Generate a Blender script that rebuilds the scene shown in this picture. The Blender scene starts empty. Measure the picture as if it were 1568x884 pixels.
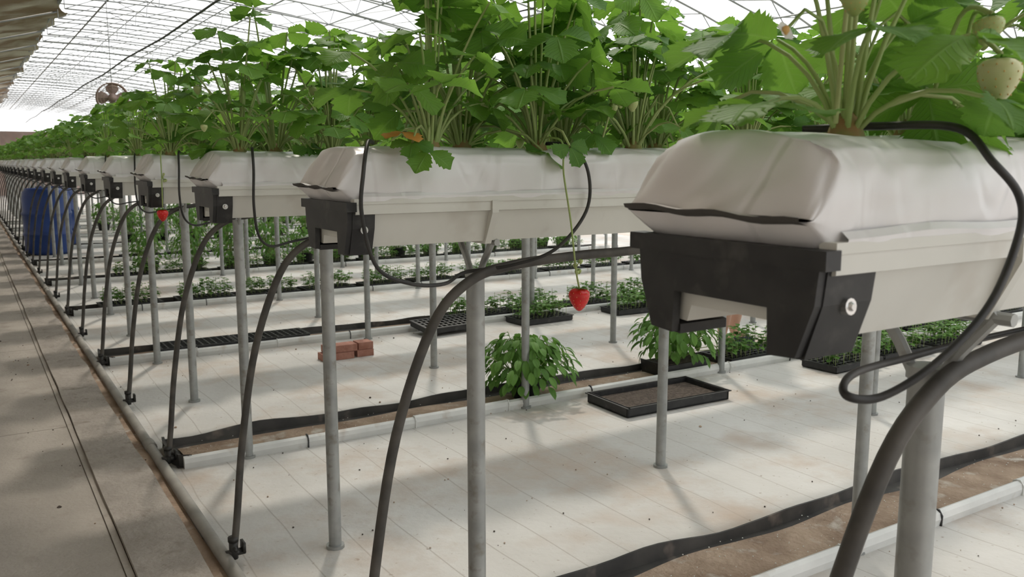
import bpy, math, random
from mathutils import Vector, Matrix, Quaternion, noise
S=1.35           # metres per unit used below (camera eye height = 1 unit)
random.seed(7)
scn=bpy.context.scene
col=scn.collection
# ------------------------------------------------------------------ materials
def mat(name,c1,c2=None,rough=.6,nscale=8,bump=0,bscale=40,metal=0,spec=.5,detail=5,lo=.35,hi=.65,trans=0,c3=None,s3=60):
    m=bpy.data.materials.new(name); m.use_nodes=True
    nt=m.node_tree; N=nt.nodes; L=nt.links; b=N['Principled BSDF']
    b.inputs['Roughness'].default_value=rough; b.inputs['Metallic'].default_value=metal
    b.inputs['Specular IOR Level'].default_value=spec
    tc=N.new('ShaderNodeTexCoord')
    b.inputs['Base Color'].default_value=(*c1,1)
    outc=None
    if c2:
        n=N.new('ShaderNodeTexNoise'); n.inputs['Scale'].default_value=nscale; n.inputs['Detail'].default_value=detail
        L.new(tc.outputs['Object'],n.inputs['Vector'])
        r=N.new('ShaderNodeValToRGB'); r.color_ramp.elements[0].position=lo; r.color_ramp.elements[1].position=hi
        r.color_ramp.elements[0].color=(*c1,1); r.color_ramp.elements[1].color=(*c2,1)
        L.new(n.outputs['Fac'],r.inputs['Fac']); outc=r.outputs['Color']
        if c3:
            n3=N.new('ShaderNodeTexNoise'); n3.inputs['Scale'].default_value=s3; n3.inputs['Detail'].default_value=3
            L.new(tc.outputs['Object'],n3.inputs['Vector'])
            r3=N.new('ShaderNodeValToRGB'); r3.color_ramp.elements[0].position=.58; r3.color_ramp.elements[1].position=.75
            L.new(n3.outputs['Fac'],r3.inputs['Fac'])
            mx=N.new('ShaderNodeMix'); mx.data_type='RGBA'; mx.inputs['B'].default_value=(*c3,1)
            L.new(r3.outputs['Color'],mx.inputs['Factor']); L.new(outc,mx.inputs['A']); outc=mx.outputs['Result']
        L.new(outc,b.inputs['Base Color'])
    if bump:
        n2=N.new('ShaderNodeTexNoise'); n2.inputs['Scale'].default_value=bscale; n2.inputs['Detail'].default_value=6
        L.new(tc.outputs['Object'],n2.inputs['Vector'])
        bp=N.new('ShaderNodeBump'); bp.inputs['Strength'].default_value=bump; bp.inputs['Distance'].default_value=.02
        L.new(n2.outputs['Fac'],bp.inputs['Height']); L.new(bp.outputs['Normal'],b.inputs['Normal'])
    if trans:
        t=N.new('ShaderNodeBsdfTranslucent'); t.inputs['Color'].default_value=(*c1,1)
        if outc: L.new(outc,t.inputs['Color'])
        ms=N.new('ShaderNodeMixShader'); ms.inputs[0].default_value=trans
        L.new(b.outputs[0],ms.inputs[1]); L.new(t.outputs[0],ms.inputs[2]); L.new(ms.outputs[0],N['Material Output'].inputs[0])
    return m

def leafmat(name,dark,light,vein,trc,trans=.4):
    m=bpy.data.materials.new(name); m.use_nodes=True
    nt=m.node_tree; N=nt.nodes; L=nt.links; b=N['Principled BSDF']
    b.inputs['Roughness'].default_value=.55; b.inputs['Specular IOR Level'].default_value=.28
    def M(op,a,bb=None,c=None):
        n=N.new('ShaderNodeMath'); n.operation=op
        for i,v in enumerate((a,bb,c)):
            if v is None: continue
            if isinstance(v,(int,float)): n.inputs[i].default_value=v
            else: L.new(v,n.inputs[i])
        return n.outputs[0]
    uv=N.new('ShaderNodeUVMap'); sp=N.new('ShaderNodeSeparateXYZ'); L.new(uv.outputs[0],sp.inputs[0])
    a=M('MULTIPLY',M('ABSOLUTE',M('SUBTRACT',sp.outputs[0],.5)),2)
    v=sp.outputs[1]
    f=M('PINGPONG',M('SUBTRACT',M('MULTIPLY',v,9),M('MULTIPLY',a,3)),.5)
    lat=M('SUBTRACT',1,M('MINIMUM',M('MULTIPLY',f,7),1))
    mid=M('SUBTRACT',1,M('MINIMUM',M('MULTIPLY',a,11),1))
    ve=M('MAXIMUM',M('MULTIPLY',lat,.5),mid)
    at=N.new('ShaderNodeAttribute'); at.attribute_name='tint'
    geo=N.new('ShaderNodeTexCoord'); nz=N.new('ShaderNodeTexNoise'); nz.inputs['Scale'].default_value=9
    L.new(geo.outputs['Object'],nz.inputs['Vector'])
    fac=M('ADD',M('MULTIPLY',at.outputs['Fac'],.75),M('MULTIPLY',nz.outputs['Fac'],.25))
    mx=N.new('ShaderNodeMix'); mx.data_type='RGBA'; mx.inputs['A'].default_value=(*dark,1); mx.inputs['B'].default_value=(*light,1)
    L.new(fac,mx.inputs['Factor'])
    m2=N.new('ShaderNodeMix'); m2.data_type='RGBA'; m2.inputs['B'].default_value=(*vein,1)
    L.new(M('MULTIPLY',ve,.45),m2.inputs['Factor']); L.new(mx.outputs['Result'],m2.inputs['A'])
    L.new(m2.outputs['Result'],b.inputs['Base Color'])
    bp=N.new('ShaderNodeBump'); bp.inputs['Strength'].default_value=.6; bp.inputs['Distance'].default_value=.004; bp.invert=True
    L.new(ve,bp.inputs['Height']); L.new(bp.outputs[0],b.inputs['Normal'])
    t=N.new('ShaderNodeBsdfTranslucent')
    m3=N.new('ShaderNodeMix'); m3.data_type='RGBA'; m3.inputs['B'].default_value=(*trc,1); m3.inputs['Factor'].default_value=.6
    L.new(m2.outputs['Result'],m3.inputs['A']); L.new(m3.outputs['Result'],t.inputs['Color'])
    ms=N.new('ShaderNodeMixShader'); ms.inputs[0].default_value=trans
    L.new(b.outputs[0],ms.inputs[1]); L.new(t.outputs[0],ms.inputs[2]); L.new(ms.outputs[0],N['Material Output'].inputs[0])
    return m

M_leaf=leafmat('strawberry_leaf',(.042,.135,.024),(.20,.40,.06),(.28,.45,.15),(.30,.56,.06),.42)
M_leafb=leafmat('seedling_leaf',(.06,.16,.035),(.17,.34,.07),(.26,.38,.13),(.22,.44,.06),.35)
M_stem=mat('petiole_green',(.34,.47,.15),(.42,.47,.20),rough=.5,trans=.2)
M_crown=mat('crown_brown',(.30,.16,.07),(.20,.22,.07),rough=.8,nscale=30)
M_berry=mat('berry_red',(.66,.015,.015),(.48,.01,.01),rough=.3,nscale=30)
M_bgreen=mat('berry_unripe',(.42,.47,.20),(.34,.42,.14),rough=.4)
M_bpale=mat('berry_pale',(.60,.56,.34),(.52,.54,.26),rough=.4,nscale=20)
M_petal=mat('petal_white',(.9,.9,.86),rough=.6,trans=.3)
M_seed=mat('achene_yellow',(.62,.38,.12),rough=.5)
M_old=mat('old_leaf_orange',(.65,.28,.05),(.45,.25,.06),rough=.7,trans=.2)
def bagmat():
    m=mat('grow_bag_film',(.71,.695,.70),(.76,.75,.755),rough=.33,nscale=3,c3=(.64,.60,.58),s3=4)
    nt=m.node_tree; N=nt.nodes; L=nt.links; b=N['Principled BSDF']
    tc=[n for n in N if n.type=='TEX_COORD'][0]
    prev=None
    def crease(scale,stretch,rot,width,depth,off,st):
        nonlocal prev
        mp=N.new('ShaderNodeMapping'); mp.inputs['Scale'].default_value=stretch; mp.inputs['Rotation'].default_value=rot; mp.inputs['Location'].default_value=(off,off*.7,off*1.3)
        L.new(tc.outputs['Object'],mp.inputs['Vector'])
        n=N.new('ShaderNodeTexNoise'); n.inputs['Scale'].default_value=scale; n.inputs['Detail'].default_value=.5; n.inputs['Distortion'].default_value=.4
        L.new(mp.outputs[0],n.inputs['Vector'])
        s=N.new('ShaderNodeMath'); s.operation='SUBTRACT'; s.inputs[1].default_value=.5; L.new(n.outputs['Fac'],s.inputs[0])
        a=N.new('ShaderNodeMath'); a.operation='ABSOLUTE'; L.new(s.outputs[0],a.inputs[0])
        r=N.new('ShaderNodeMapRange'); r.interpolation_type='SMOOTHSTEP'; r.inputs['From Max'].default_value=width; r.inputs['To Min'].default_value=0; r.inputs['To Max'].default_value=1; L.new(a.outputs[0],r.inputs['Value'])
        bp=N.new('ShaderNodeBump'); bp.inputs['Strength'].default_value=st; bp.inputs['Distance'].default_value=depth
        L.new(r.outputs[0],bp.inputs['Height'])
        if prev: L.new(prev,bp.inputs['Normal'])
        prev=bp.outputs['Normal']
    crease(5,(1,1,.45),(0,.5,0),.05,.003,0,.6)
    crease(9,(1,.6,.35),(0,-.6,.3),.045,.002,3,.55)
    crease(4,(.35,1,1.6),(0,.1,0),.04,.0028,7,.6)
    L.new(prev,b.inputs['Normal'])
    return m
M_bag=bagmat()
M_bagshade=mat('bag_seam_shade',(.06,.055,.05),rough=.8)  # shadow along the end seam, painted as a dark strip
M_trough=mat('trough_pvc',(.60,.595,.55),(.68,.675,.63),rough=.42,nscale=4,c3=(.54,.52,.47),s3=12)
M_black=mat('black_plastic',(.010,.010,.011),(.022,.022,.022),rough=.5,nscale=20,c3=(.05,.048,.045),s3=25)
M_hose=mat('black_hose',(.012,.012,.012),(.035,.033,.03),rough=.5,nscale=15)
M_hosed=mat('dusty_hose',(.03,.028,.025),(.085,.076,.066),rough=.6,nscale=12)
M_galv=mat('galvanised_steel',(.28,.29,.285),(.38,.39,.38),rough=.42,metal=.45,nscale=14,c3=(.24,.23,.205),s3=30)
M_steelw=mat('roof_steel',(.26,.27,.28),(.36,.36,.36),rough=.5,nscale=5)
M_bolt=mat('bolt_steel',(.7,.7,.7),rough=.25,metal=.9)
M_soil=mat('red_soil',(.24,.165,.115),(.44,.33,.245),rough=.95,nscale=5,bump=.6,bscale=50,c3=(.54,.49,.43),s3=9)
M_pot=mat('potting_soil',(.06,.045,.035),(.13,.10,.08),rough=1,nscale=60,bump=1,bscale=120)
M_white=mat('white_channel',(.56,.565,.55),(.67,.67,.65),rough=.5,nscale=6,c3=(.45,.40,.35),s3=9)
M_sheet=mat('black_sheet',(.022,.021,.02),(.06,.055,.05),rough=.6,nscale=7,c3=(.16,.13,.11),s3=9)
M_conc=mat('path_concrete',(.335,.305,.27),(.405,.37,.33),rough=.95,nscale=3,bump=.3,bscale=60,c3=(.305,.27,.235),s3=8,spec=.2)
M_curb=mat('curb_concrete',(.295,.265,.235),(.37,.335,.30),rough=.95,nscale=7,bump=.5,bscale=45,c3=(.24,.21,.18),s3=12,spec=.2)
M_pipe=mat('dusty_pipe',(.21,.20,.18),(.32,.305,.275),rough=.7,nscale=6)
M_brick=mat('red_brick',(.32,.14,.10),(.42,.21,.16),rough=.9,nscale=20,bump=.4)
M_blue=mat('blue_plastic',(.012,.04,.18),(.018,.06,.26),rough=.35,nscale=4)
M_wallp=mat('plaster_wall',(.56,.51,.45),(.66,.61,.54),rough=.95,nscale=2)
M_endw=mat('end_wall_brick',(.38,.28,.24),(.50,.40,.35),rough=.95,nscale=3)
M_quilt=mat('insulation_quilt',(.26,.18,.115),(.62,.57,.50),rough=1,nscale=.9,bump=.8,bscale=6,lo=.42,hi=.6)
M_skin=mat('skin',(.62,.36,.26),(.66,.40,.29),rough=.5)
M_cloth=mat('cloth_grey',(.20,.20,.23),(.25,.25,.28),rough=.9)
M_cloth2=mat('cloth_navy',(.03,.04,.08),(.05,.06,.1),rough=.9)
M_hair=mat('hair_black',(.012,.010,.009),rough=.5)
M_eye=mat('eye_white',(.8,.8,.78),rough=.3)
M_lip=mat('lip',(.5,.15,.13),rough=.5)
M_earth=mat('outside_earth',(.30,.24,.18),(.38,.31,.24),rough=1,nscale=1)
M_redp=mat('red_plastic',(.55,.20,.18),(.45,.14,.13),rough=.4)
M_fan=mat('fan_metal',(.35,.26,.22),(.28,.2,.17),rough=.5,metal=.3)

# ground cover: white woven fabric with faint seams parallel to the aisle
def groundmat():
    m=mat('ground_cover_fabric',(.47,.455,.43),(.59,.58,.56),rough=.85,nscale=1.1,bump=.2,bscale=30,c3=(.45,.39,.34),s3=2.3)
    nt=m.node_tree; N=nt.nodes; L=nt.links; b=N['Principled BSDF']
    src=b.inputs['Base Color'].links[0].from_socket
    tc=[n for n in N if n.type=='TEX_COORD'][0]
    sp=N.new('ShaderNodeSeparateXYZ'); L.new(tc.outputs['Object'],sp.inputs[0])
    nz=N.new('ShaderNodeTexNoise'); nz.inputs['Scale'].default_value=.8; L.new(tc.outputs['Object'],nz.inputs['Vector'])
    a=N.new('ShaderNodeMath'); a.operation='MULTIPLY_ADD'; a.inputs[1].default_value=.12; L.new(nz.outputs['Fac'],a.inputs[0]); L.new(sp.outputs[0],a.inputs[2])
    d=N.new('ShaderNodeMath'); d.operation='MULTIPLY'; d.inputs[1].default_value=5.2; L.new(a.outputs[0],d.inputs[0])
    f=N.new('ShaderNodeMath'); f.operation='PINGPONG'; f.inputs[1].default_value=.5; L.new(d.outputs[0],f.inputs[0])
    r=N.new('ShaderNodeMapRange'); r.inputs['From Min'].default_value=0; r.inputs['From Max'].default_value=.022; r.inputs['To Min'].default_value=.65; r.inputs['To Max'].default_value=0
    L.new(f.outputs[0],r.inputs['Value'])
    mx=N.new('ShaderNodeMix'); mx.data_type='RGBA'; mx.inputs['B'].default_value=(.27,.24,.21,1)
    L.new(r.outputs[0],mx.inputs['Factor']); L.new(src,mx.inputs['A'])
    n2=N.new('ShaderNodeTexNoise'); n2.inputs['Scale'].default_value=38; n2.inputs['Detail'].default_value=4; L.new(tc.outputs['Object'],n2.inputs['Vector'])
    r2=N.new('ShaderNodeMapRange'); r2.inputs['From Min'].default_value=.66; r2.inputs['From Max'].default_value=.78; L.new(n2.outputs['Fac'],r2.inputs['Value'])
    m2=N.new('ShaderNodeMix'); m2.data_type='RGBA'; m2.inputs['B'].default_value=(.26,.21,.17,1)
    L.new(r2.outputs[0],m2.inputs['Factor']); L.new(mx.outputs['Result'],m2.inputs['A'])
    n3=N.new('ShaderNodeTexNoise'); n3.inputs['Scale'].default_value=1.5; n3.inputs['Detail'].default_value=9; n3.inputs['Roughness'].default_value=.66; L.new(tc.outputs['Object'],n3.inputs['Vector'])
    r3=N.new('ShaderNodeMapRange'); r3.inputs['From Min'].default_value=.50; r3.inputs['From Max'].default_value=.68; r3.inputs['To Max'].default_value=.8; L.new(n3.outputs['Fac'],r3.inputs['Value'])
    m4=N.new('ShaderNodeMix'); m4.data_type='RGBA'; m4.inputs['B'].default_value=(.43,.345,.28,1)
    L.new(r3.outputs[0],m4.inputs['Factor']); L.new(m2.outputs['Result'],m4.inputs['A'])
    L.new(m4.outputs['Result'],b.inputs['Base Color'])
    # very soft rucks of the fabric
    mp=N.new('ShaderNodeMapping'); mp.inputs['Scale'].default_value=(1.4,.8,1); L.new(tc.outputs['Object'],mp.inputs['Vector'])
    n5=N.new('ShaderNodeTexNoise'); n5.inputs['Scale'].default_value=2.2; n5.inputs['Detail'].default_value=1; L.new(mp.outputs[0],n5.inputs['Vector'])
    b5=N.new('ShaderNodeBump'); b5.inputs['Strength'].default_value=.35; b5.inputs['Distance'].default_value=.05; L.new(n5.outputs['Fac'],b5.inputs['Height'])
    ob=b.inputs['Normal'].links[0].from_node; L.new(b5.outputs[0],ob.inputs['Normal'])
    return m
M_ground=groundmat()
def filmmat():
    m=bpy.data.materials.new('greenhouse_film'); m.use_nodes=True
    N=m.node_tree.nodes; L=m.node_tree.links; N.clear()
    o=N.new('ShaderNodeOutputMaterial'); t=N.new('ShaderNodeBsdfTransparent'); t.inputs[0].default_value=(.97,.97,.97,1)
    d=N.new('ShaderNodeBsdfTranslucent'); d.inputs[0].default_value=(.95,.95,.95,1)
    ms=N.new('ShaderNodeMixShader'); ms.inputs[0].default_value=.3
    L.new(t.outputs[0],ms.inputs[1]); L.new(d.outputs[0],ms.inputs[2]); L.new(ms.outputs[0],o.inputs[0])
    return m
M_film=filmmat()

# ------------------------------------------------------------------ mesh builder (units of S)
class MB:
    def __init__(s): s.v=[]; s.f=[]; s.m=[]; s.uv={}; s.t={}; s.mats=[]
    def mi(s,m):
        if m not in s.mats: s.mats.append(m)
        return s.mats.index(m)
    def face(s,idx,m,uv=None,t=None):
        s.f.append(tuple(idx)); s.m.append(s.mi(m))
        if uv: s.uv[len(s.f)-1]=uv
        if t is not None: s.t[len(s.f)-1]=t
    def box(s,x0,x1,y0,y1,z0,z1,m):
        b=len(s.v)
        for x in(x0,x1):
            for y in(y0,y1):
                for z in(z0,z1): s.v.append((x,y,z))
        for q in((0,1,3,2),(4,6,7,5),(0,4,5,1),(2,3,7,6),(0,2,6,4),(1,5,7,3)): s.face([b+i for i in q],m)
    def prism(s,poly,x0,x1,m,axis='x',cap=True):
        b=len(s.v); n=len(poly)
        for x in(x0,x1):
            for p in poly:
                s.v.append((x,p[0],p[1]) if axis=='x' else ((p[0],x,p[1]) if axis=='y' else (p[0],p[1],x)))
        for i in range(n):
            j=(i+1)%n; s.face((b+i,b+j,b+n+j,b+n+i),m)
        if cap: s.face([b+i for i in range(n)][::-1],m); s.face([b+n+i for i in range(n)],m)
    def tube(s,pts,r,m,n=8,caps=True):
        pts=[Vector(p) for p in pts]; k=len(pts)
        rs=r if isinstance(r,(list,tuple)) else [r]*k
        b=len(s.v); prev=None
        for i,p in enumerate(pts):
            d=(pts[min(i+1,k-1)]-pts[max(i-1,0)])
            if d.length<1e-9: d=Vector((0,0,1))
            d.normalize()
            if prev is None:
                a=d.cross(Vector((0,0,1)) if abs(d.z)<.9 else Vector((1,0,0))).normalized()
            else:
                a=prev-d*prev.dot(d)
                a=a.normalized() if a.length>1e-6 else d.orthogonal().normalized()
            prev=a; c=d.cross(a)
            for j in range(n):
                an=2*math.pi*j/n; s.v.append(tuple(p+(a*math.cos(an)+c*math.sin(an))*rs[i]))
        for i in range(k-1):
            for j in range(n):
                q=(j+1)%n; s.face((b+i*n+j,b+i*n+q,b+(i+1)*n+q,b+(i+1)*n+j),m)
        if caps:
            s.face([b+j for j in range(n)][::-1],m); s.face([b+(k-1)*n+j for j in range(n)],m)
    def lathe(s,prof,c,m,n=20):   # prof [(r,z)]
        b=len(s.v)
        for r,z in prof:
            for j in range(n):
                a=2*math.pi*j/n; s.v.append((c[0]+r*math.cos(a),c[1]+r*math.sin(a),c[2]+z))
        for i in range(len(prof)-1):
            for j in range(n):
                q=(j+1)%n; s.face((b+i*n+j,b+i*n+q,b+(i+1)*n+q,b+(i+1)*n+j),m)
        s.face([b+j for j in range(n)][::-1],m); s.face([b+(len(prof)-1)*n+j for j in range(n)],m)
    def add(s,o,mtx):
        b=len(s.v); fb=len(s.f)
        for v in o.v: s.v.append(tuple(mtx@Vector(v)))
        for i,f in enumerate(o.f):
            s.f.append(tuple(q+b for q in f)); s.m.append(s.mi(o.mats[o.m[i]]))
            if i in o.uv: s.uv[fb+i]=o.uv[i]
            if i in o.t: s.t[fb+i]=o.t[i]
    def mesh(s,name,smooth=True):
        me=bpy.data.meshes.new(name)
        me.from_pydata([(a*S,b*S,c*S) for a,b,c in s.v],[],s.f)
        for m in s.mats: me.materials.append(m)
        me.polygons.foreach_set('material_index',s.m)
        if s.uv:
            l=me.uv_layers.new(name='UVMap')
            for i,uv in s.uv.items():
                p=me.polygons[i]
                for k,li in enumerate(p.loop_indices): l.data[li].uv=uv[k]
            at=me.attributes.new('tint','FLOAT','FACE')
            vals=[s.t.get(i,.5) for i in range(len(s.f))]
            at.data.foreach_set('value',vals)
        if smooth:
            me.polygons.foreach_set('use_smooth',[True]*len(s.f))
        me.update(); return me
def obj(name,me,parent=None,loc=(0,0,0),rotz=0,scale=1):
    o=bpy.data.objects.new(name,me); col.objects.link(o)
    o.location=Vector(loc)*S; o.rotation_euler=(0,0,rotz); o.scale=(scale,)*3
    if parent: o.parent=parent
    return o
def empty(name,loc=(0,0,0)):
    o=bpy.data.objects.new(name,None); col.objects.link(o); o.location=Vector(loc)*S; o.empty_display_size=.1
    return o
def sharp(me,ang=35):
    try: me.set_sharp_from_angle(angle=math.radians(ang))
    except Exception: pass
    return me
def cr(pts,sub=6):
    P=[Vector(p) for p in pts]; out=[]
    for i in range(len(P)-1):
        a=P[max(i-1,0)];b=P[i];c=P[i+1];d=P[min(i+2,len(P)-1)]
        for k in range(sub):
            t=k/sub
            out.append(.5*((2*b)+(c-a)*t+(2*a-5*b+4*c-d)*t*t+(3*b-a-3*c+d)*t**3))
    out.append(P[-1]); return out

# ------------------------------------------------------------------ strawberry plants
def leaflet(B,o,d,nrm,L,W,tint,m,fold=.25,curl=.25,n=14,rnd=random,teeth=True):
    d=d.normalized(); sd=nrm.cross(d).normalized(); nn=d.cross(sd).normalized()
    b=len(B.v); ph=rnd.uniform(0,6)
    for i in range(n+1):
        s=i/n
        if teeth: w=1.42*W*(s**.66)*max(0,1-s**4.2)**.55 if s>0 else .02*W
        else: w=1.55*W*(s**.72)*max(0,1-s**2.6)**.8 if s>0 else .02*W
        tooth=(i%2==0)
        for j in(-2,-1,0,1,2):
            a=j/2; ww=w; ds=0
            if abs(j)==2 and teeth and s>.2:
                ww=w*(1.04 if tooth else .82); ds=.045 if tooth else -.012
            if i==n and teeth: ww=W*.22*(1 if abs(j)<2 else .9); ds=(.03,0,-.03)[abs(j)]
            lift=fold*abs(a)*w+ .07*W*math.sin(s*9+ph+a*2)*abs(a)
            droop=-curl*L*s*s
            B.v.append(tuple(o+d*(L*(s*(1-.12*curl)+ds))+sd*(a*ww)+nn*(lift+droop)))
    for i in range(n):
        for j in range(4):
            q=(b+i*5+j,b+i*5+j+1,b+(i+1)*5+j+1,b+(i+1)*5+j)
            u0=j/4;u1=(j+1)/4;v0=i/n;v1=(i+1)/n
            B.face(q,m,[(u0,v0),(u1,v0),(u1,v1),(u0,v1)],tint)
def trifoliate(B,p,head,nrm,L,tint,m,rnd,n=14):
    head=head.normalized(); nrm=(nrm-head*nrm.dot(head)).normalized(); sd=nrm.cross(head)
    st=L*.08
    leaflet(B,p+head*st,head,nrm,L,L*.47,tint,m,fold=rnd.uniform(.05,.35),curl=rnd.uniform(.05,.35),rnd=rnd,n=n)
    for s in(-1,1):
        a=math.radians(rnd.uniform(68,88))
        dd=head*math.cos(a)+sd*s*math.sin(a)-nrm*rnd.uniform(-.05,.25)
        nr=(nrm+sd*s*rnd.uniform(-.1,.3)).normalized()
        leaflet(B,p+dd*st*.6,dd,nr,L*.93,L*.46,tint*rnd.uniform(.85,1.1),m,fold=rnd.uniform(.05,.35),curl=rnd.uniform(.05,.35),rnd=rnd,n=n)
def flower(B,p,rnd):
    p=Vector(p); ax=Vector((rnd.uniform(-1,.2),rnd.uniform(-1,-.2),.6)).normalized()
    u=ax.orthogonal().normalized(); w=ax.cross(u)
    for k in range(5):
        a=k*2*math.pi/5; d=u*math.cos(a)+w*math.sin(a)+ax*.2
        leaflet(B,p,d,ax,.009,.0055,.5,M_petal,n=4,rnd=rnd,teeth=False,curl=0)
    B.lathe([(.001,-.003),(.003,0),(.0025,.003),(.0005,.004)],p+ax*.002,M_seed,8)
def berry(B,p,r,m,rnd,calyx=True,seeds=False):
    prof=[(.05,-1.35),(.22,-1.27),(.42,-1.08),(.66,-.74),(.84,-.4),(.96,-.05),(1.0,.25),(.93,.5),(.75,.68),(.45,.78),(.05,.78)]
    B.lathe([(a*r,z*r) for a,z in prof],p,m,18)
    if seeds:
        for z,rr in((-.95,.55),(-.6,.76),(-.25,.92),(.1,1.0),(.45,.97)):
            nn=9
            for k in range(nn):
                a=2*math.pi*(k+(.5 if int(z*10)%2 else 0))/nn
                q=Vector(p)+Vector((math.cos(a)*rr*r*.985,math.sin(a)*rr*r*.985,z*r))
                B.lathe([(.01*r,-.05*r),(.04*r,0),(.01*r,.05*r)],q,M_seed,5)
    if calyx:
        for k in range(8):
            a=k*2*math.pi/8+.2
            d=Vector((math.cos(a),math.sin(a),rnd.uniform(-.3,.35)))
            leaflet(B,Vector(p)+Vector((0,0,r*.8)),d,Vector((0,0,1)),r*1.0,r*.28,.6,M_leafb,n=4,rnd=rnd,teeth=False)
def plant(seed,nl=21,hmax=.29,Lm=.060,n=12,spread=54,fr=(1,3),nh=2):
    rnd=random.Random(seed); B=MB()
    B.lathe([(.016,-.03),(.018,-.005),(.011,.012),(.004,.02)],(0,0,0),M_crown,9)
    for i in range(nl):
        u=(i+.5)/nl
        az=i*2.39996+rnd.uniform(-.4,.4)
        el=math.radians(86-spread*u**1.25+rnd.uniform(-8,8))
        ln=hmax*(1.0-.40*u)*rnd.uniform(.6,1.05)
        dh=Vector((math.cos(az),math.sin(az)*.85,0))
        d0=(dh*math.cos(el)*.6+Vector((0,0,1))*(math.sin(el)+.35)).normalized()
        d1=(dh*math.cos(el)+Vector((0,0,1))*math.sin(el)*(1-.5*u)).normalized()
        p0=dh*.008; p1=p0+d0*ln*.5; p2=p1+d1*ln*.5+Vector((0,0,-.04*u))
        path=[p0*(1-t)**2+p1*2*t*(1-t)+p2*t*t for t in (0,.2,.4,.6,.8,1)]
        B.tube(path,[.0028,.0024,.0022,.002,.0019,.0017],M_stem,5,False)
        tilt=rnd.uniform(-.8,.35)
        head=(dh*1.0+Vector((rnd.uniform(-.5,.5),rnd.uniform(-.5,.5),tilt))).normalized()
        nrm=(Vector((0,0,1))+dh*rnd.uniform(-.1,.9)+Vector((rnd.uniform(-.35,.3),rnd.uniform(-.5,.15),0)))
        L=Lm*rnd.uniform(.75,1.18)*(1-.15*(u<.12))
        ti=rnd.uniform(.0,.8)+(.35 if u<.25 else 0)
        trifoliate(B,p2,head,nrm,L,min(ti,1),M_leaf,rnd,n)
    for i in range(nh):   # leaves hanging over the bag edges
        sgn=-1 if rnd.random()<.5 else 1
        az=sgn*math.pi/2+rnd.uniform(-.8,.8)
        dh=Vector((math.cos(az),math.sin(az),0)); ln=rnd.uniform(.09,.13)
        p1=dh*ln*.6+Vector((0,0,.06)); p2=dh*ln+Vector((0,0,rnd.uniform(-.01,.035)))
        B.tube([p1*2*t*(1-t)+p2*t*t for t in(0,.25,.5,.75,1)],.0019,M_stem,5,False)
        head=dh*.8+Vector((rnd.uniform(-.6,.6),0,rnd.uniform(-1.0,-.3)))
        trifoliate(B,p2,head,dh*.8+Vector((0,0,.6)),Lm*rnd.uniform(.5,.75),rnd.uniform(0,.5),M_leaf,rnd,n)
    for i in range(rnd.randint(*fr)):      # fruit trusses
        az=rnd.uniform(0,6.28); dh=Vector((math.cos(az),math.sin(az),0)); ln=rnd.uniform(.10,.18)
        p2=dh*ln*.7+Vector((0,0,rnd.uniform(.02,.16)))
        path=[(dh*ln*.3+Vector((0,0,.14)))*2*t*(1-t)+p2*t*t for t in(0,.25,.5,.75,1)]
        B.tube(path,.0015,M_stem,4,False)
        if rnd.random()<.12: flower(B,p2,rnd)
        else: berry(B,p2-Vector((0,0,.010)),rnd.uniform(.005,.009),M_bgreen,rnd)
    return B
PV=[plant(100+i) for i in range(7)]
PM=[p.mesh('strawberry_plant_%d'%i) for i,p in enumerate(PV)]
PH=[plant(301+i,nl=16,hmax=.24,Lm=.064,n=18,spread=70,fr=(1,2),nh=2).mesh('strawberry_plant_big_%d'%i) for i in range(3)]
SEG=[]
for sgi in range(4):
    rnd=random.Random(900+sgi); B=MB()
    for k in range(4):
        for yy in(-.04,.04):
            p=PV[rnd.randrange(7)]; sc=rnd.uniform(.78,1.05)
            B.add(p,Matrix.Translation((.1+.2*k+(.09 if yy>0 else 0)+rnd.uniform(-.03,.03),yy,0))@Matrix.Rotation(rnd.uniform(-.5,.5)+(math.pi if rnd.random()<.5 else 0),4,'Z')@Matrix.Scale(sc,4))
    SEG.append(B.mesh('strawberry_plant_clump_%d'%sgi))

# ------------------------------------------------------------------ growing bench parts (local: row axis y=0)
Y0=.49; DY=.82; XE=6.3; SY=.91
def RY(k): return .478 if k==1 else Y0+DY*(k-1)
B=MB()
pr=[(-.108,.937),(-.108,.922),(-.098,.920),(-.080,.870),(-.05,.868),(-.045,.882),(.045,.882),(.05,.868),(.080,.870),(.098,.920),(.108,.922),(.108,.937)]
B.prism(pr,.500,XE,M_trough)
B.prism([(-.110,.945),(-.110,.937),(-.095,.937),(-.093,.945)],.497,XE,M_trough)
for x in (.735,1.85,2.97,4.09,5.2):    # joint collars
    B.prism([(-.112,.938),(-.112,.918),(-.084,.865),(.084,.865),(.112,.918),(.112,.938)],x,x+.012,M_trough)
ME_trough=B.mesh('trough',False)
# end cap
def endcap(XC):
    B=MB()
    cap=[(-.104,.934),(-.100,.90),(-.084,.861),(-.056,.859),(-.054,.894),(.054,.894),(.056,.859),(.084,.861),(.100,.90),(.104,.934)]
    B.prism(cap,.488,.496,M_black)
    B.box(.484,.50,-.112,.112,.926,.940,M_black)
    B.prism([(-.106,.938),(-.101,.90),(-.086,.859),(-.054,.857),(-.054,.865),(-.076,.869),(-.091,.90),(-.096,.938)],.496,XC,M_black)
    B.prism([(.106,.938),(.101,.90),(.086,.859),(.054,.857),(.054,.865),(.076,.869),(.091,.90),(.096,.938)][::-1],.496,XC,M_black)
    xb=(XC+.496)/2
    for sy in(-1,1):
        B.tube([(xb,sy*.094,.897),(xb,sy*.1045,.898)],.0062,M_bolt,12)
        B.tube([(xb,sy*.1045,.898),(xb,sy*.107,.898)],[.0038,.0024],M_bolt,8)
    return B.mesh('end_cap',False)
ME_cap1=endcap(.550); ME_cap=endcap(.532)
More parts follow.
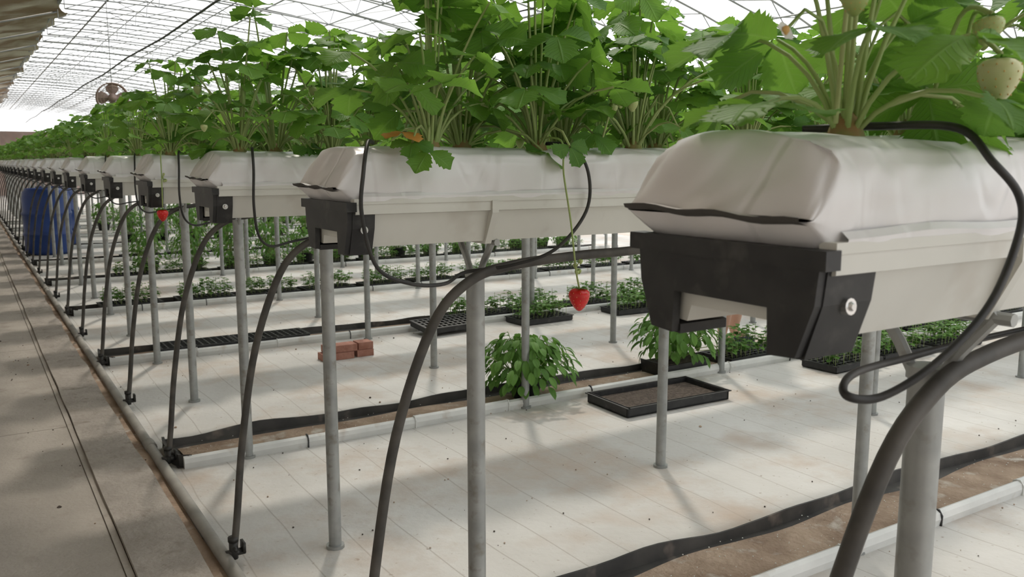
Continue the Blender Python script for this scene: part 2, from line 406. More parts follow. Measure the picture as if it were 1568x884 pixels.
# bag
def bag(seed):
    rnd=random.Random(seed); B=MB()
    key=[(0,.925),(-.05,.925),(-.092,.930),(-.103,.940),(-.106,.956),(-.106,.980),(-.104,.998),(-.097,1.012),(-.076,1.021),(-.036,1.0245),(0,1.026)]
    sec=[]
    for i in range(len(key)-1):
        for t in(0,.25,.5,.75): sec.append((key[i][0]*(1-t)+key[i+1][0]*t,key[i][1]*(1-t)+key[i+1][1]*t))
    sec.append(key[-1])
    sec=sec+[(-y,z) for y,z in sec[::-1][1:-1]]
    n=len(sec); x=.504
    def wr(q,w=2.6):
        a=1-abs(noise.noise(q))*w; return max(a,0)
    while x<XE-.3:
        ln=rnd.uniform(.66,.80)
        if x>5.3: ln=XE-.05-x
        zs=.960; N=110
        st=[(x-.030,.03,.965),(x-.0285,.10,.975),(x-.024,.25,.985),(x-.018,.45,.99),(x-.013,.62,.995),(x-.006,.82,.998),(x-.0005,.955,1.0),(x+.005,.99,1.0)]
        for i in range(1,N): st.append((x+ln*i/N,1.0,1.0))
        e=x+ln
        st+=[(e,.97,1),(e+.006,.8,1),(e+.016,.45,1),(e+.026,.04,.97)]
        b=len(B.v)
        for (xx,k,ky) in st:
            ed=math.exp(-max(0,xx-x)/.09)+math.exp(-max(0,e-xx)/.09)
            for (y,z) in sec:
                zz=zs+(z-zs)*k
                q=Vector((xx*4+seed*3,y*6,z*6)); nz=noise.noise(q)*.006
                q2=Vector((xx*8+seed*5+z*5,y*3,z*2)); nz-=wr(q2,4)*.0036
                q3=Vector((xx*15-z*11,y*6+seed,z*4)); nz-=wr(q3,4.5)*(.0012+.0034*ed)
                q4=Vector((xx*1.6,y*4,z*20+seed*2)); nz-=wr(q4,6)*.0022
                f=1+nz*9*(min(1,k))
                yy=y*ky*f; zz=zs+(zz-zs)*(f if zz>zs else 1)
                xx2=xx+(-nz*.8 if k<.97 else 0)
                B.v.append((xx2,yy,zz))
        for i in range(len(st)-1):
            for j in range(n):
                q=(j+1)%n; B.face((b+i*n+j,b+i*n+q,b+(i+1)*n+q,b+(i+1)*n+j),M_bag)
        m=14; bb=len(B.v)     # welded seam lip at the end
        for i in range(m+1):
            y=-.100+.200*i/m; wv=.0012*math.sin(i*1.1+seed); sl=.004*(i/m-.5)
            B.v.append((x-.028,y,zs+.0035+wv+sl)); B.v.append((x-.037+.001*math.sin(i*1.3),y,zs+.004+wv+sl))
            B.v.append((x-.036,y,zs+.0008+wv+sl)); B.v.append((x-.027,y,zs-.002+wv+sl))
        for i in range(m):
            for a in range(3):
                B.face((bb+i*4+a,bb+i*4+a+1,bb+(i+1)*4+a+1,bb+(i+1)*4+a),M_bag if a<1 else M_bagshade)  # lip's edge and underside coloured dark as painted shadow
        # folded film edge tucked along the gutter, both sides
        for sg in(-1,1):
            bb=len(B.v); mm=60
            for i in range(mm+1):
                xx=x+.005+(ln-.01)*i/mm; w0=.0018*noise.noise(Vector((xx*18,sg,seed))); w1=.003*noise.noise(Vector((xx*9,sg*3,seed+4)))
                B.v.extend([(xx,sg*(.104+w0),.953+w1),(xx,sg*(.1105+w0),.948+w1),(xx,sg*(.1095+w0),.941)])
            for i in range(mm):
                for a in range(2): B.face((bb+i*3+a,bb+i*3+a+1,bb+(i+1)*3+a+1,bb+(i+1)*3+a),M_bag)
        x=e+.06
    me=B.mesh('grow_bag'); return sharp(me,55)
BAGS=[bag(i) for i in range(3)]
# posts with forked head
B=MB()
for i,x in enumerate((.75,1.88,3.0,4.12,5.2,6.2)):
    B.tube([(x,0,0),(x,0,.805)],.0165,M_galv,16)
    B.tube([(x,0,.800),(x,0,.812)],.0185,M_galv,16)
    B.tube([(x,0,.0),(x,0,.008)],.024,M_galv,12)
    for sy in(-1,1): B.tube([(x,sy*.006,.79),(x,sy*.03,.83),(x,sy*.062,.870)],.006,M_galv,8)
    B.tube([(x,-.075,.866),(x,.075,.866)],.006,M_galv,8)
ME_post=sharp(B.mesh('support_posts'))
B=MB()
B.tube(cr([(.50,.0,.03),(.512,.0,.12),(.535,.0,.32),(.575,-.008,.55),(.64,-.018,.73),(.71,-.020,.800),(.80,-.018,.822),(.95,-.012,.83),(1.10,-.005,.832),(1.35,0,.85),(1.5,0,.866)],6),.0088,M_hosed,10)
ME_hose=B.mesh('drain_hose')
B=MB()
B.tube([(.50,.0,.015),(.50,.0,.06)],.011,M_hose,10)
B.tube([(.48,.0,.03),(.528,.0,.03)],.009,M_hose,10)
B.tube([(.50,-.024,.045),(.50,.024,.045)],.005,M_hose,8)
B.box(.520,.527,-.015,.015,.03,.055,M_hose)
B.tube([(.50,.0,.06),(.50,.0,.072)],.013,M_hose,10)
ME_valve=B.mesh('foot_valve')
def drip(pts,r=.0032):
    B=MB(); B.tube(cr(pts,8),r,M_hose,8); return B.mesh('drip_tube')
l2=[(.56,-.03,1.030),(.53,-.085,1.028),(.508,-.122,.985),(.503,-.124,.923),(.528,-.118,.842),(.587,-.112,.812),(.66,-.08,.803),(.727,-.025,.812),(.79,-.08,.825),(.856,-.118,.852),(.917,-.124,.915),(.922,-.122,.982),(.905,-.094,1.026),(.88,-.03,1.032)]
l1=[(.60,.02,1.027),(.635,-.035,1.029),(.655,-.094,1.026),(.655,-.126,1.000),(.675,-.138,.975),(.677,-.140,.946),(.645,-.140,.8945),(.598,-.130,.854),(.558,-.11,.828),(.534,-.095,.830),(.575,-.07,.836),(.704,-.03,.826),(.80,-.025,.828),(.95,-.025,.83)]
l3=[(.60,-.03,1.030),(.585,-.09,1.028),(.578,-.122,.98),(.575,-.122,.90),(.585,-.115,.83),(.62,-.09,.80),(.68,-.05,.805),(.74,-.02,.81)]
DR={1:drip(l1,.0034),2:drip(l2),0:drip(l3)}

rows=list(range(1,27))
hero={1:[(.61,-.02,.95,'H0',.9),(.80,.05,1.0,'H1',2.0),(.99,-.03,1.0,'H2',1.0),(1.2,.04,1,'P1',0)],
 2:[(x,None,1.12,None,None) for x in(.65,.75,.86,.97,1.08,1.2)],3:[(x,None,1.12,None,None) for x in(.56,.67,.79,.92,1.05,1.2)],4:[(x,None,1.02,None,None) for x in(.56,.66,.78,.90,1.05,1.2)]}
for k in rows:
    y=RY(k); xo=(.004 if k==1 else -.010)
    r=empty('strawberry_growing_bench',(xo,y,0))
    for nm,me in(('trough',ME_trough),('end_cap',ME_cap1 if k==1 else ME_cap),('grow_bag',BAGS[k%3]),('drip_tube',DR.get(k,DR[0]))):
        o=obj(nm,me,r); o.scale=(1,SY,1)
    po=obj('support_posts',ME_post,r); po.location=Vector((-.006 if k==1 else .010,{1:-.02,2:0}.get(k,-.073),0))*S
    ho=obj('drain_hose',ME_hose,r); ho.location=Vector((-.004 if k==1 else .01,-.03,0))*S
    vo=obj('foot_valve',ME_valve,r); vo.location=Vector((.01,-.03,0))*S
    x=.52
    rr=random.Random(k*17)
    if k in hero:
        for i,(xx,yy,sc,kind,rot) in enumerate(hero[k]):
            me=PM[rr.randrange(7)]
            if kind: me=PH[int(kind[1])] if kind[0]=='H' else PM[int(kind[1])]
            obj('strawberry_plant',me,None,(xx,y+(yy if yy is not None else (-.03 if i%2==0 else .045)),1.022),rot if rot is not None else rr.uniform(-.5,.5)+(math.pi if rr.random()<.5 else 0),sc*(1 if kind else rr.uniform(.93,1.07)))
        x=1.3
    g=empty('strawberry_plant_row',(0,y,1.022))
    while x<XE-.75:
        obj('plant_clump',SEG[rr.randrange(4)],g,(x,0,0),0,1); x+=.80

def hang(pts,bp,r,name='ripe_strawberry'):
    B=MB(); rnd=random.Random(3)
    B.tube(cr(pts,6),.0018,M_stem,6)
    berry(B,bp,r,M_berry,rnd,True,True)
    c=Vector(pts[-2])
    for k in range(4):
        q=c+Vector((rnd.uniform(-.015,.015),rnd.uniform(-.01,.01),rnd.uniform(-.005,.02)))
        B.tube([c,q],.001,M_stem,4); berry(B,q-Vector((0,0,.004)),.004,M_bgreen,rnd)
    obj(name,B.mesh(name))
y2=RY(2)
hang([(.86,y2-.03,1.04),(.855,y2-.11,1.035),(.850,y2-.125,.98),(.862,y2-.13,.90),(.872,y2-.132,.82),(.880,y2-.132,.785)],(.880,y2-.132,.770),.0185)
y4=RY(4)
hang([(.55,y4-.03,1.04),(.52,y4-.10,1.03),(.515,y4-.115,.95),(.513,y4-.113,.86)],(.512,y4-.113,.84),.017)
B=MB(); rnd=random.Random(5)
for (p,r,b0,m_) in (((.680,.375,1.066),.016,(.74,.46,1.03),M_bpale),((.535,.40,1.115),.011,(.58,.445,1.03),M_bgreen),((.70,.40,1.105),.010,(.76,.46,1.03),M_bgreen),((.655,.37,1.10),.009,(.72,.46,1.03),M_bgreen),((1.0,1.19,1.10),.010,(.97,1.24,1.03),M_bgreen)):
    p=Vector(p); b0=Vector(b0)
    B.tube(cr([b0,(b0+p)/2+Vector((0,0,.05)),p+Vector((0,0,r))],6),.002,M_stem,6)
    berry(B,p,r,m_,rnd,True,True)
obj('unripe_strawberry',B.mesh('unripe_strawberry'))
B=MB(); rnd=random.Random(8)
trifoliate(B,Vector((.57,y2-.09,1.045)),Vector((.3,-1,-.1)),Vector((0,-.3,1)),.036,.5,M_old,rnd)
B.tube([(.62,y2-.03,1.03),(.57,y2-.09,1.045)],.0018,M_stem,5)
obj('withered_strawberry_leaf',B.mesh('withered_leaf'))

# ------------------------------------------------------------------ floor, path, gutters
YF=30; YB=-3.5; XW=-.8; XR=7.6
B=MB(); B.box(.44,XR,YB,YF,-.05,0,M_ground); obj('floor',B.mesh('floor',False))
B=MB(); B.box(-40,60,-40,90,-.08,-.055,M_earth); obj('outside_ground',B.mesh('outside_ground',False))
p=empty('aisle_path')
B=MB()
ys=[.32+1.6*i for i in range(-3,20)]
for i in range(len(ys)-1):
    B.box(XW,.2535,ys[i]+.002,ys[i+1]-.002,-.05,.020,M_conc)
B.box(XW,.43,YB,YF,-.05,.017,M_curb)
obj('slabs',B.mesh('slabs',False),p)
B=MB()
def strip(x0,x1,z,m,amp=.004,h=.05,step=.08):
    b=len(B.v); n=0; y=YB
    while y<YF:
        w0=noise.noise(Vector((y*3,x0*9,0)))*amp*.3; w1=noise.noise(Vector((y*3,x1*9,5)))*amp
        zz=z+noise.noise(Vector((y*2,x0,2)))*amp*.3
        B.v.extend([(x0+w0,y,z-h),(x0+w0,y,zz),(x1+w1,y,zz),(x1+w1,y,z-h)]); n+=1; y+=step
    for i in range(n-1):
        for a in range(3): B.face((b+i*4+a,b+i*4+a+1,b+i*4+a+5,b+i*4+a+4),m)
strip(.2555,.2725,.024,M_conc,.0015)
strip(.2740,.425,.034,M_curb,.014)
strip(.42,.47,.006,M_soil,.02)
obj('curb',B.mesh('curb',False),p)
B=MB(); 
B.tube([(.478,YB+i*.5,.018+.002*math.sin(i*1.3)) for i in range(int((YF-YB)/.5))],.0165,M_pipe,12)
for i in range(12): B.tube([(.478,.9+i*2.2,.018),(.478,.96+i*2.2,.018)],.020,M_pipe,12)
obj('drainage_pipe',B.mesh('drainage_pipe'))

def GY(k): return {2:1.30,4:2.885}.get(k,Y0+DY*(k-1)+.0)
def gutter(k):
    y=GY(k); g=empty('ground_gutter',(0,y,0)); rnd=random.Random(k)
    B=MB(); x=.54
    while x<XE:
        ln=.42; dz=rnd.uniform(-.002,.002); dy=rnd.uniform(-.004,.004)
        prof=[(dy-.012,0),(dy-.016,.02),(dy-.012,.036+dz),(dy,.042+dz),(dy+.012,.036+dz),(dy+.014,.03),(dy+.004,.026),(dy,.0)]
        B.prism(prof,x,min(x+ln-.002,XE),M_white); 
        B.prism([(dy-.018,0),(dy-.019,.03),(dy-.008,.045),(dy+.006,.045),(dy+.006,0)],x+ln-.004,x+ln,M_black if rnd.random()<.4 else M_white)
        x+=ln
    obj('white_channel',B.mesh('white_channel',False),g)
    B=MB(); x=.52; xs=[]
    while x<XE: xs.append(x); x+=.05
    for x in xs:
        w=.008*math.sin(x*5+k)+.010*noise.noise(Vector((x*3,k,0))); z=.036+.014*noise.noise(Vector((x*4,k,7)))
        B.v+=[(x,.235+w,0),(x,.240+w*1.4,z),(x,.246+w*1.4,z),(x,.256+w,0)]
    n=len(xs)
    for i in range(n-1):
        for a in range(3): B.face((i*4+a,i*4+a+1,i*4+a+5,i*4+a+4),M_sheet)
    pts=[(.56,-.005),(.53,.01),(.515,.06),(.512,.12),(.513,.18),(.52,.24)]
    b=len(B.v)
    for x,y_ in pts: B.v+=[(x,y_,0),(x-.004,y_,.045),(x+.006,y_,.043),(x+.01,y_,0)]
    for i in range(len(pts)-1):
        for a in range(3): B.face((b+i*4+a,b+i*4+a+1,b+i*4+a+5,b+i*4+a+4),M_sheet)
    b=len(B.v); B.v+=[(.52,.0,.004),(XE,.0,.004),(XE,.245,.004),(.52,.245,.004)]; B.face((b,b+1,b+2,b+3),M_sheet)
    obj('black_liner',B.mesh('black_liner',False),g)
    B=MB(); NX=110
    for i in range(NX+1):
        x=.56+(XE-.58)*i/NX
        for j in range(5):
            e=noise.noise(Vector((x*3,j*.2,k)))*.03
            yy=[.022,.07,.11,.16,.205][j]+(e if j in(0,4) else 0)
            B.v.append((x,yy,.005 if j in(0,4) else .011+.006*noise.noise(Vector((x*6,j,k)))))
    for i in range(NX):
        for j in range(4): B.face((i*5+j,(i+1)*5+j,(i+1)*5+j+1,i*5+j+1),M_soil)
    obj('soil_bed',B.mesh('soil_bed'),g)
for k in (2,4,6,8,10,12,14,16,18,20): gutter(k)

B=MB(); rnd=random.Random(4)
for i in range(750):
    x=rnd.uniform(.5,4.2); y=rnd.uniform(.9,5.5); r=rnd.choice((.0015,.002,.002,.003,.003,.006 if rnd.random()<.25 else .003))
    if rnd.random()<.6: y=Y0+DY*rnd.choice((1,3,5))+rnd.gauss(.1,.16)
    if rnd.random()<.2: x=rnd.uniform(.1,.5)
    z=.021 if x<.44 else .002
    B.lathe([(.3*r,-.5*r),(r*rnd.uniform(.8,1.2),0),(.7*r,.5*r),(.1*r,.8*r)],(x,y,z),M_pot if rnd.random()<.5 else M_soil,6)
for i in range(500):     # perlite grains
    x=rnd.uniform(.6,4); k=rnd.choice((2,2,4)); y=GY(k)+rnd.uniform(.02,.22); r=rnd.uniform(.001,.0022)
    B.lathe([(.3*r,-.5*r),(r,0),(.7*r,.5*r),(.1*r,.8*r)],(x,y,.014),M_petal,5)
obj('soil_crumbs',B.mesh('soil_crumbs',False))

# ------------------------------------------------------------------ foliage helpers
def bush(seed,R,Hh,nleaf,L,z0=0):
    rnd=random.Random(seed); B=MB()
    for i in range(nleaf):
        a=rnd.uniform(0,6.28); rr=R*math.sqrt(rnd.random()); t=rnd.random()**.7
        rr*=(.5+.6*math.sin(math.pi*min(1,t*.8+.15)))
        p=Vector((rr*math.cos(a),rr*math.sin(a),z0+Hh*(.1+.85*t)))
        d=Vector((math.cos(a),math.sin(a),rnd.uniform(-.9,.1)))
        if i%5==0:
            q=Vector((p.x*.15,p.y*.15,z0)); B.tube([q,(q+p)/2+Vector((0,0,.02)),p],.0018,M_stem,4,False)
        leaflet(B,p,d,Vector((0,0,1))+d*.2,L*rnd.uniform(.7,1.2),L*.3,rnd.uniform(.2,1),M_leafb,n=6,rnd=rnd,teeth=False,curl=.5)
    return B
def potted(name,x,y,R,Hh,seed,n=200,L=.05,sq=False):
    e=empty(name,(x,y,0))
    B=MB()
    if sq:
        B.prism([(-.13,.0),(-.145,.075),(-.138,.075),(-.13,.065),(.13,.065),(.138,.075),(.145,.075),(.13,0)],-.08,.08,M_black,'y')
        B.box(-.13,.13,-.07,.07,.06,.068,M_pot)
    else:
        B.lathe([(.05,.006),(.055,.01),(.07,.075),(.074,.075),(.074,.083),(.066,.083),(.062,.072),(.01,.072)],(0,0,0),M_black,18)
        B.lathe([(.062,.066),(.05,.074),(.01,.076)],(0,0,0),M_pot,14)
    obj('pot',sharp(B.mesh('pot')),e)
    obj('foliage',bush(seed,R,Hh,n,L,.05 if not sq else .07).mesh('foliage'),e)
potted('potted_seedling_plant',1.95,2.985,.180,.235,11,340,.060)
potted('potted_seedling_plant',2.80,2.985,.180,.25,12,330,.058,True)
fb=[bush(30+i,.20,.40,230,.055,.06).mesh('bush_foliage') for i in range(3)]
Bp=MB(); Bp.lathe([(.07,0),(.09,.10),(.095,.10),(.095,.11),(.08,.11),(.07,.09),(.01,.09)],(0,0,0),M_black,14); mp=Bp.mesh('bush_pot')
rnd=random.Random(21)
for yy in (8.30,11.6,14.0):
    x=1.35 if yy<9 else 1.7
    while x<6.2:
        e=empty('potted_bush',(x,yy+rnd.uniform(-.04,.04),0)); obj('pot',mp,e); obj('foliage',fb[rnd.randrange(3)],e,(0,0,0),rnd.uniform(0,6),rnd.uniform(.8,1.05))
        x+=rnd.uniform(.3,.42)

def traymesh(w,d,h):
    B=MB()
    B.box(-w,w,-d,d,0,.006,M_black)
    for (x0,x1,y0,y1) in((-w,-w+.01,-d,d),(w-.01,w,-d,d),(-w,w,-d,-d+.01),(-w,w,d-.01,d)): B.box(x0,x1,y0,y1,0,h,M_black)
    for (x0,x1,y0,y1) in((-w-.008,-w+.008,-d-.008,d+.008),(w-.008,w+.008,-d-.008,d+.008),(-w,w,-d-.008,-d+.008),(-w,w,d-.008,d+.008)): B.box(x0,x1,y0,y1,h-.004,h,M_black)
    return B
B=traymesh(.27,.135,.04)
B.box(-.255,.255,-.12,.12,.006,.020,M_pot)
o=obj('seed_tray',B.mesh('seed_tray',False),None,(2.41,2.66,.002)); o.rotation_euler=(0,0,-.03)
def cell(w,d):
    B=traymesh(w,d,.035)
    n=int(w*2/.032); m_=int(d*2/.032)
    for i in range(n+1): x=-w+2*w*i/n; B.box(x-.004,x+.004,-d,d,.005,.036,M_black)
    for j in range(m_+1): y=-d+2*d*j/m_; B.box(-w,w,y-.004,y+.004,.005,.036,M_black)
    B.box(-w,w,-d,d,.005,.022,M_pot); return B
cm=cell(.19,.095).mesh('cell_tray',False)
sm=[]
for q in range(3):
    rnd=random.Random(60+q); B=MB()
    for i in range(11):
        for j in range(5):
            if rnd.random()<.28: continue
            c=Vector((-.16+.032*i,-.07+.034*j,.03)); hh=rnd.uniform(.05,.13)
            B.tube([c,c+Vector((0,0,hh))],.0015,M_stem,4,False)
            for l in range(7):
                a=rnd.uniform(0,6.28); leaflet(B,c+Vector((0,0,hh*rnd.uniform(.4,1))),Vector((math.cos(a),math.sin(a),rnd.uniform(-.1,.5))),Vector((0,0,1)),rnd.uniform(.026,.046),.015,rnd.uniform(.2,1),M_leafb,n=4,rnd=rnd,teeth=False)
    sm.append(B.mesh('seedlings'))
rnd=random.Random(77)
def tray(x,y,plants=True,rz=0,z=.014,tilt=0):
    e=empty('seedling_tray',(x,y,z)); e.rotation_euler=(tilt,0,rz)
    obj('tray',cm,e)
    if plants: obj('seedlings',sm[rnd.randrange(3)],e)
y6=GY(6)+.12
tray(2.36,4.47,False,.12,.03,.12)
for x in(2.68,3.08,3.60,4.00,4.5,5.0,5.5): tray(x,y6+rnd.uniform(-.01,.01),True,rnd.uniform(-.05,.05))
tray(3.02,4.46,True,.05,.002); tray(3.75,4.42,True,-.04,.002); tray(4.17,4.45,True,.03,.002)
y4g=GY(4)+.12
for x in(3.28,3.85,4.28,4.72,5.2,5.65): tray(x,y4g+rnd.uniform(-.01,.01),True,rnd.uniform(-.05,.05))
tray(3.62,2.66,True,.04,.002); tray(4.05,2.68,True,-.03,.002); tray(4.5,2.66,True,.02,.002)
for k,x0 in((8,.9),(10,1.2),(12,1.5)):
    x=x0
    while x<6: tray(x,GY(k)+.12,True,rnd.uniform(-.04,.04)); x+=rnd.uniform(.4,.5)
tray(.98,y6,False,.0); tray(1.38,y6,False,.0)

e=empty('brick_stack',(1.55,4.14,0))
B=MB()
for (x,y,z,w) in ((0,0,0,.088),(.15,.01,0,.05),(.02,.005,.037,.088),(.155,.015,.037,.045)):
    B.box(x-w,x+w-.01,y-.04,y+.04,z+.001,z+.036,M_brick)
obj('bricks',B.mesh('bricks',False),e)

def barrel(x,y,s=1):
    B=MB()
    pr=[(.20,0),(.225,.01),(.235,.04),(.235,.20),(.245,.215),(.245,.235),(.235,.25),(.238,.42),(.248,.435),(.248,.455),(.238,.47),(.235,.62),(.225,.68),(.205,.70),(.20,.715),(.19,.715),(.185,.69),(.02,.69)]
    B.lathe([(r*s,z*s) for r,z in pr],(0,0,0),M_blue,28)
    B.tube([(.1*s,0,.69*s),(.1*s,0,.72*s)],.03*s,M_blue,12)
    obj('blue_plastic_barrel',B.mesh('barrel'),None,(x,y,0))
barrel(.74,10.72,1.0); barrel(.90,11.57,1.0)

# ------------------------------------------------------------------ building shell
B=MB(); B.box(XW-.25,XW,YB,YF,-.05,2.2,M_wallp); obj('wall_left',B.mesh('wall_left',False))
B=MB(); B.box(XW-.25,XR,YF,YF+.2,-.05,1.9,M_endw); obj('wall_end',B.mesh('wall_end',False))
RX,RZ=1.0,2.7
def arch(t,off=0):
    a=t*math.pi/2
    return (RX+(XR-RX-off)*math.sin(a),(RZ-off)*max(0,math.cos(a))**.92)
B=MB(); n=28
for i in range(n+1):
    x,z=arch(i/n)
    B.v+=[(x,YB,z),(x,YF,z)]
for i in range(n): B.face((2*i,2*i+1,2*i+3,2*i+2),M_film)
b=len(B.v)
for i in range(n+1):
    x,z=arch(i/n); B.v+=[(x,YF,z),(x,YF,0)]
for i in range(n): B.face((b+2*i,b+2*i+1,b+2*i+3,b+2*i+2),M_film)
obj('ceiling',B.mesh('ceiling_film'))
B=MB()
ny=240; nx=8
for i in range(ny+1):
    y=YB+(YF-YB)*i/ny
    for j in range(nx+1):
        t=j/nx; x=XW+(RX-XW)*t+(.22*noise.noise(Vector((y*1.1,3,0)))+.06 if j==nx else 0); z=2.2+(RZ-2.2)*t-.10*abs(noise.noise(Vector((y*1.5,j*.3,4))))*t-.05*noise.noise(Vector((y*3,j*.8,0)))
        B.v.append((x,y,z))
for i in range(ny):
    for j in range(nx): B.face((i*(nx+1)+j,(i+1)*(nx+1)+j,(i+1)*(nx+1)+j+1,i*(nx+1)+j+1),M_quilt)
B.tube([(RX,YB,RZ-.02),(RX,YF,RZ-.02)],.02,M_steelw,8)
for i in range(0,21): y=YB+1.6*i; B.tube([(XW,y,2.12),(RX,y,2.62)],.010,M_steelw,5)
obj('roof_back_slope',B.mesh('roof_back_slope'))
B=MB(); y=YB+.3; na=26
while y<YF:
    up=[(arch(i/na)[0],y,arch(i/na)[1]) for i in range(na+1)]
    lo=[(arch(i/na,.16)[0],y,arch(i/na,.16)[1]) for i in range(na+1)]
    B.tube(up,.0105,M_steelw,4,False); B.tube(lo,.008,M_steelw,4,False)
    for i in range(na):
        B.tube([up[i],lo[i+1] if i%2 else lo[i]],.005,M_steelw,3,False)
        B.tube([lo[i],up[i+1]],.005,M_steelw,3,False)
    y+=.70
for t,o_,r in [(.03+.05*i,.0 if i%2 else .16,.007 if i%3 else .011) for i in range(19)]:
    x,z=arch(t,o_); B.tube([(x,YB,z),(x,YF,z)],r,M_steelw,4,False)
obj('roof_truss',B.mesh('roof_truss',False))
B=MB()
B.tube([(1.62,YB+i*1.0,2.12-.012*math.cos(i*math.pi/2)) for i in range(33)],.009,M_hose,6)
B.tube([(3.4,YB+i*1.0,2.05-.012*math.cos(i*math.pi/2)) for i in range(33)],.006,M_hose,6)
obj('overhead_cable',B.mesh('overhead_cable'))
def fan(x,y,z,r=.125):
    e=empty('circulation_fan',(x,y,z)); B=MB()
    ring=lambda rr,yy:[(rr*math.cos(a*math.pi/12),yy,rr*math.sin(a*math.pi/12)) for a in range(25)]
    for yy in(-.03,0,.03): B.tube(ring(r,yy),.006,M_fan,6,False)
    for rr in(.3,.6,.8): B.tube(ring(r*rr,-.035),.002,M_fan,4,False)
    for a in range(12): B.tube([(0,-.038,0),(r*math.cos(a*math.pi/6),-.03,r*math.sin(a*math.pi/6))],.002,M_fan,4,False)
    B.tube([(0,-.04,0),(0,.05,0)],.035,M_fan,12)
    for k in range(4):
        a=k*math.pi/2; d=Vector((math.cos(a),0,math.sin(a))); leaflet(B,d*.02,d,Vector((.3,1,.2)),r*.85,r*.5,.3,M_fan,n=6,teeth=False,curl=0)
    B.tube([(0,0,r),(0,0,2.6-z)],.003,M_steelw,5)
    obj('fan_body',B.mesh('fan_body'),e)
fan(1.13,8.2,1.54)
B=MB(); B.lathe([(.02,-.07),(.035,-.065),(.035,.03),(.028,.05),(.012,.06),(.01,.075)],(0,0,0),M_redp,16); B.tube([(0,0,.07),(0,0,.75)],.002,M_hose,5)
obj('hanging_trap_bottle',B.mesh('trap'),None,(1.76,3.05,1.50))

# ------------------------------------------------------------------ person (mostly hidden behind the benches)
def skinobj(name,pts,edges,rad,m,parent,sub=2):
    me=bpy.data.meshes.new(name); me.from_pydata([Vector(p) for p in pts],edges,[]); me.materials.append(m)
    o=bpy.data.objects.new(name,me); col.objects.link(o); o.parent=parent
    sk=o.modifiers.new('skin','SKIN')
    for i,r in enumerate(rad): me.skin_vertices[0].data[i].radius=(r,r) if not isinstance(r,tuple) else r
    me.skin_vertices[0].data[0].use_root=True
    sb=o.modifiers.new('sub','SUBSURF'); sb.levels=sub; sb.render_levels=sub
    sk.use_smooth_shade=True
    return o
per=empty('standing_person',(3.50,3.30,0)); per.rotation_euler=(0,0,math.radians(200))
P=[(0,0,.86),(0,0,1.0),(0,-.01,1.18),(0,-.01,1.30),(0,0,1.38),
   (.09,0,.82),(.10,.02,.46),(.10,.0,.25),(.10,-.02,.08),(.11,.10,.035),
   (-.09,0,.82),(-.10,.02,.46),(-.10,.0,.25),(-.10,-.02,.08),(-.11,.10,.035),
   (.16,-.01,1.28),(.20,-.03,1.04),(.20,.06,.84),(-.16,-.01,1.28),(-.20,-.03,1.04),(-.20,.06,.84),(0,.01,1.46)]
E=[(0,1),(1,2),(2,3),(3,4),(0,5),(5,6),(6,7),(7,8),(8,9),(0,10),(10,11),(11,12),(12,13),(13,14),(3,15),(15,16),(16,17),(3,18),(18,19),(19,20),(4,21)]
R=[.12,.11,.12,.10,.05,.085,.058,.056,.036,.03,.085,.058,.056,.036,.03,.05,.038,.025,.05,.038,.025,.05]
skinobj('body',P,E,R,M_skin,per)
skinobj('shirt',[(0,0,.86),(0,0,1.0),(0,-.01,1.18),(0,-.01,1.31),(.165,-.01,1.28),(.19,-.02,1.14),(-.165,-.01,1.28),(-.19,-.02,1.14)],[(0,1),(1,2),(2,3),(3,4),(4,5),(3,6),(6,7)],[.14,.13,.135,.10,.065,.06,.065,.06],M_cloth,per)
skinobj('shorts',[(0,0,.88),(.09,0,.80),(.105,.01,.56),(-.09,0,.80),(-.105,.01,.56)],[(0,1),(1,2),(0,3),(3,4)],[.135,.105,.09,.105,.09],M_cloth2,per)
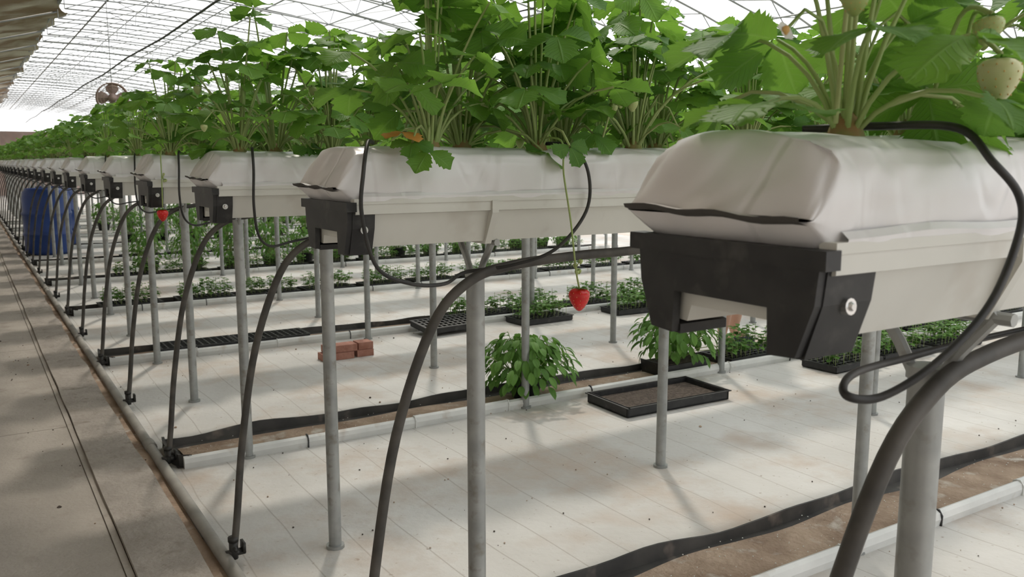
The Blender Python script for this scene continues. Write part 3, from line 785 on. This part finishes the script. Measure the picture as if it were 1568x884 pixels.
for sx in(-1,1):
    skinobj('shoe_%s'%('l' if sx<0 else 'r'),[(sx*.10,-.04,.04),(sx*.105,.05,.035),(sx*.11,.15,.03)],[(0,1),(1,2)],[.042,.04,.034],M_cloth2,per,1)
    hb=Vector((sx*.20,.07,.80))
    pts=[(sx*.20,.06,.85),tuple(hb+Vector((0,.01,-.01)))]; ed=[(0,1)]; rd=[.024,.03]
    for f in range(4):
        b=len(pts); q=hb+Vector((0,-.02+.018*f,-.05)); l=(.026,.031,.029,.022)[3-f]
        pts+= [tuple(q),tuple(q+Vector((-sx*.006,.004,-l))),tuple(q+Vector((-sx*.018,.006,-l*1.8)))]; ed+=[(1,b),(b,b+1),(b+1,b+2)]; rd+=[.010,.009,.007]
    b=len(pts); pts+=[tuple(hb+Vector((-sx*.01,.04,-.02))),tuple(hb+Vector((-sx*.02,.055,-.05)))]; ed+=[(1,b),(b,b+1)]; rd+=[.011,.008]
    skinobj('hand_%s'%('l' if sx<0 else 'r'),pts,ed,rd,M_skin,per,1)
B=MB(); q=1/S
def ell(c,r,m,n=16,k=10):
    b=len(B.v)
    for i in range(k+1):
        th=math.pi*i/k
        for j in range(n):
            a=2*math.pi*j/n; B.v.append(((c[0]+r[0]*math.sin(th)*math.cos(a))*q,(c[1]+r[1]*math.sin(th)*math.sin(a))*q,(c[2]+r[2]*math.cos(th))*q))
    for i in range(k):
        for j in range(n):
            w=(j+1)%n; B.face((b+i*n+j,b+(i+1)*n+j,b+(i+1)*n+w,b+i*n+w),m)
ell((0,.01,1.50),(.072,.088,.108),M_skin); ell((0,-.012,1.525),(.08,.092,.10),M_hair); ell((0,.098,1.49),(.012,.016,.02),M_skin,8,6)
for sx in(-1,1): ell((sx*.028,.085,1.508),(.012,.01,.007),M_eye,8,6); ell((sx*.028,.094,1.508),(.005,.004,.005),M_hair,8,6); ell((sx*.073,.005,1.495),(.01,.02,.028),M_skin,8,6)
ell((0,.088,1.452),(.022,.008,.007),M_lip,8,6)
obj('head',B.mesh('head'),per)

# ------------------------------------------------------------------ light, world, camera
w=bpy.data.worlds.new('World'); scn.world=w; w.use_nodes=True
N=w.node_tree.nodes; L=w.node_tree.links
bg=N['Background']; bg.inputs[0].default_value=(.97,.988,1,1); bg.inputs[1].default_value=1.78
sd=bpy.data.lights.new('sun','SUN'); sd.energy=2.5; sd.angle=math.radians(4); sd.color=(1,.92,.81)
so=bpy.data.objects.new('sun',sd); col.objects.link(so)
so.rotation_euler=Vector((.30,.55,.80)).to_track_quat('Z','Y').to_euler()
cd=bpy.data.cameras.new('camera'); cam=bpy.data.objects.new('camera',cd); col.objects.link(cam)
cam.location=(0,0,S); cam.rotation_euler=(math.radians(90-8.36),0,math.radians(-32.25))
cd.sensor_width=36; cd.lens=30.31; cd.clip_start=.02; cd.clip_end=300
cd.dof.use_dof=True; cd.dof.focus_distance=2.1; cd.dof.aperture_fstop=11
scn.camera=cam
scn.view_settings.view_transform='Standard'
scn.view_settings.look='None'
scn.view_settings.exposure=0
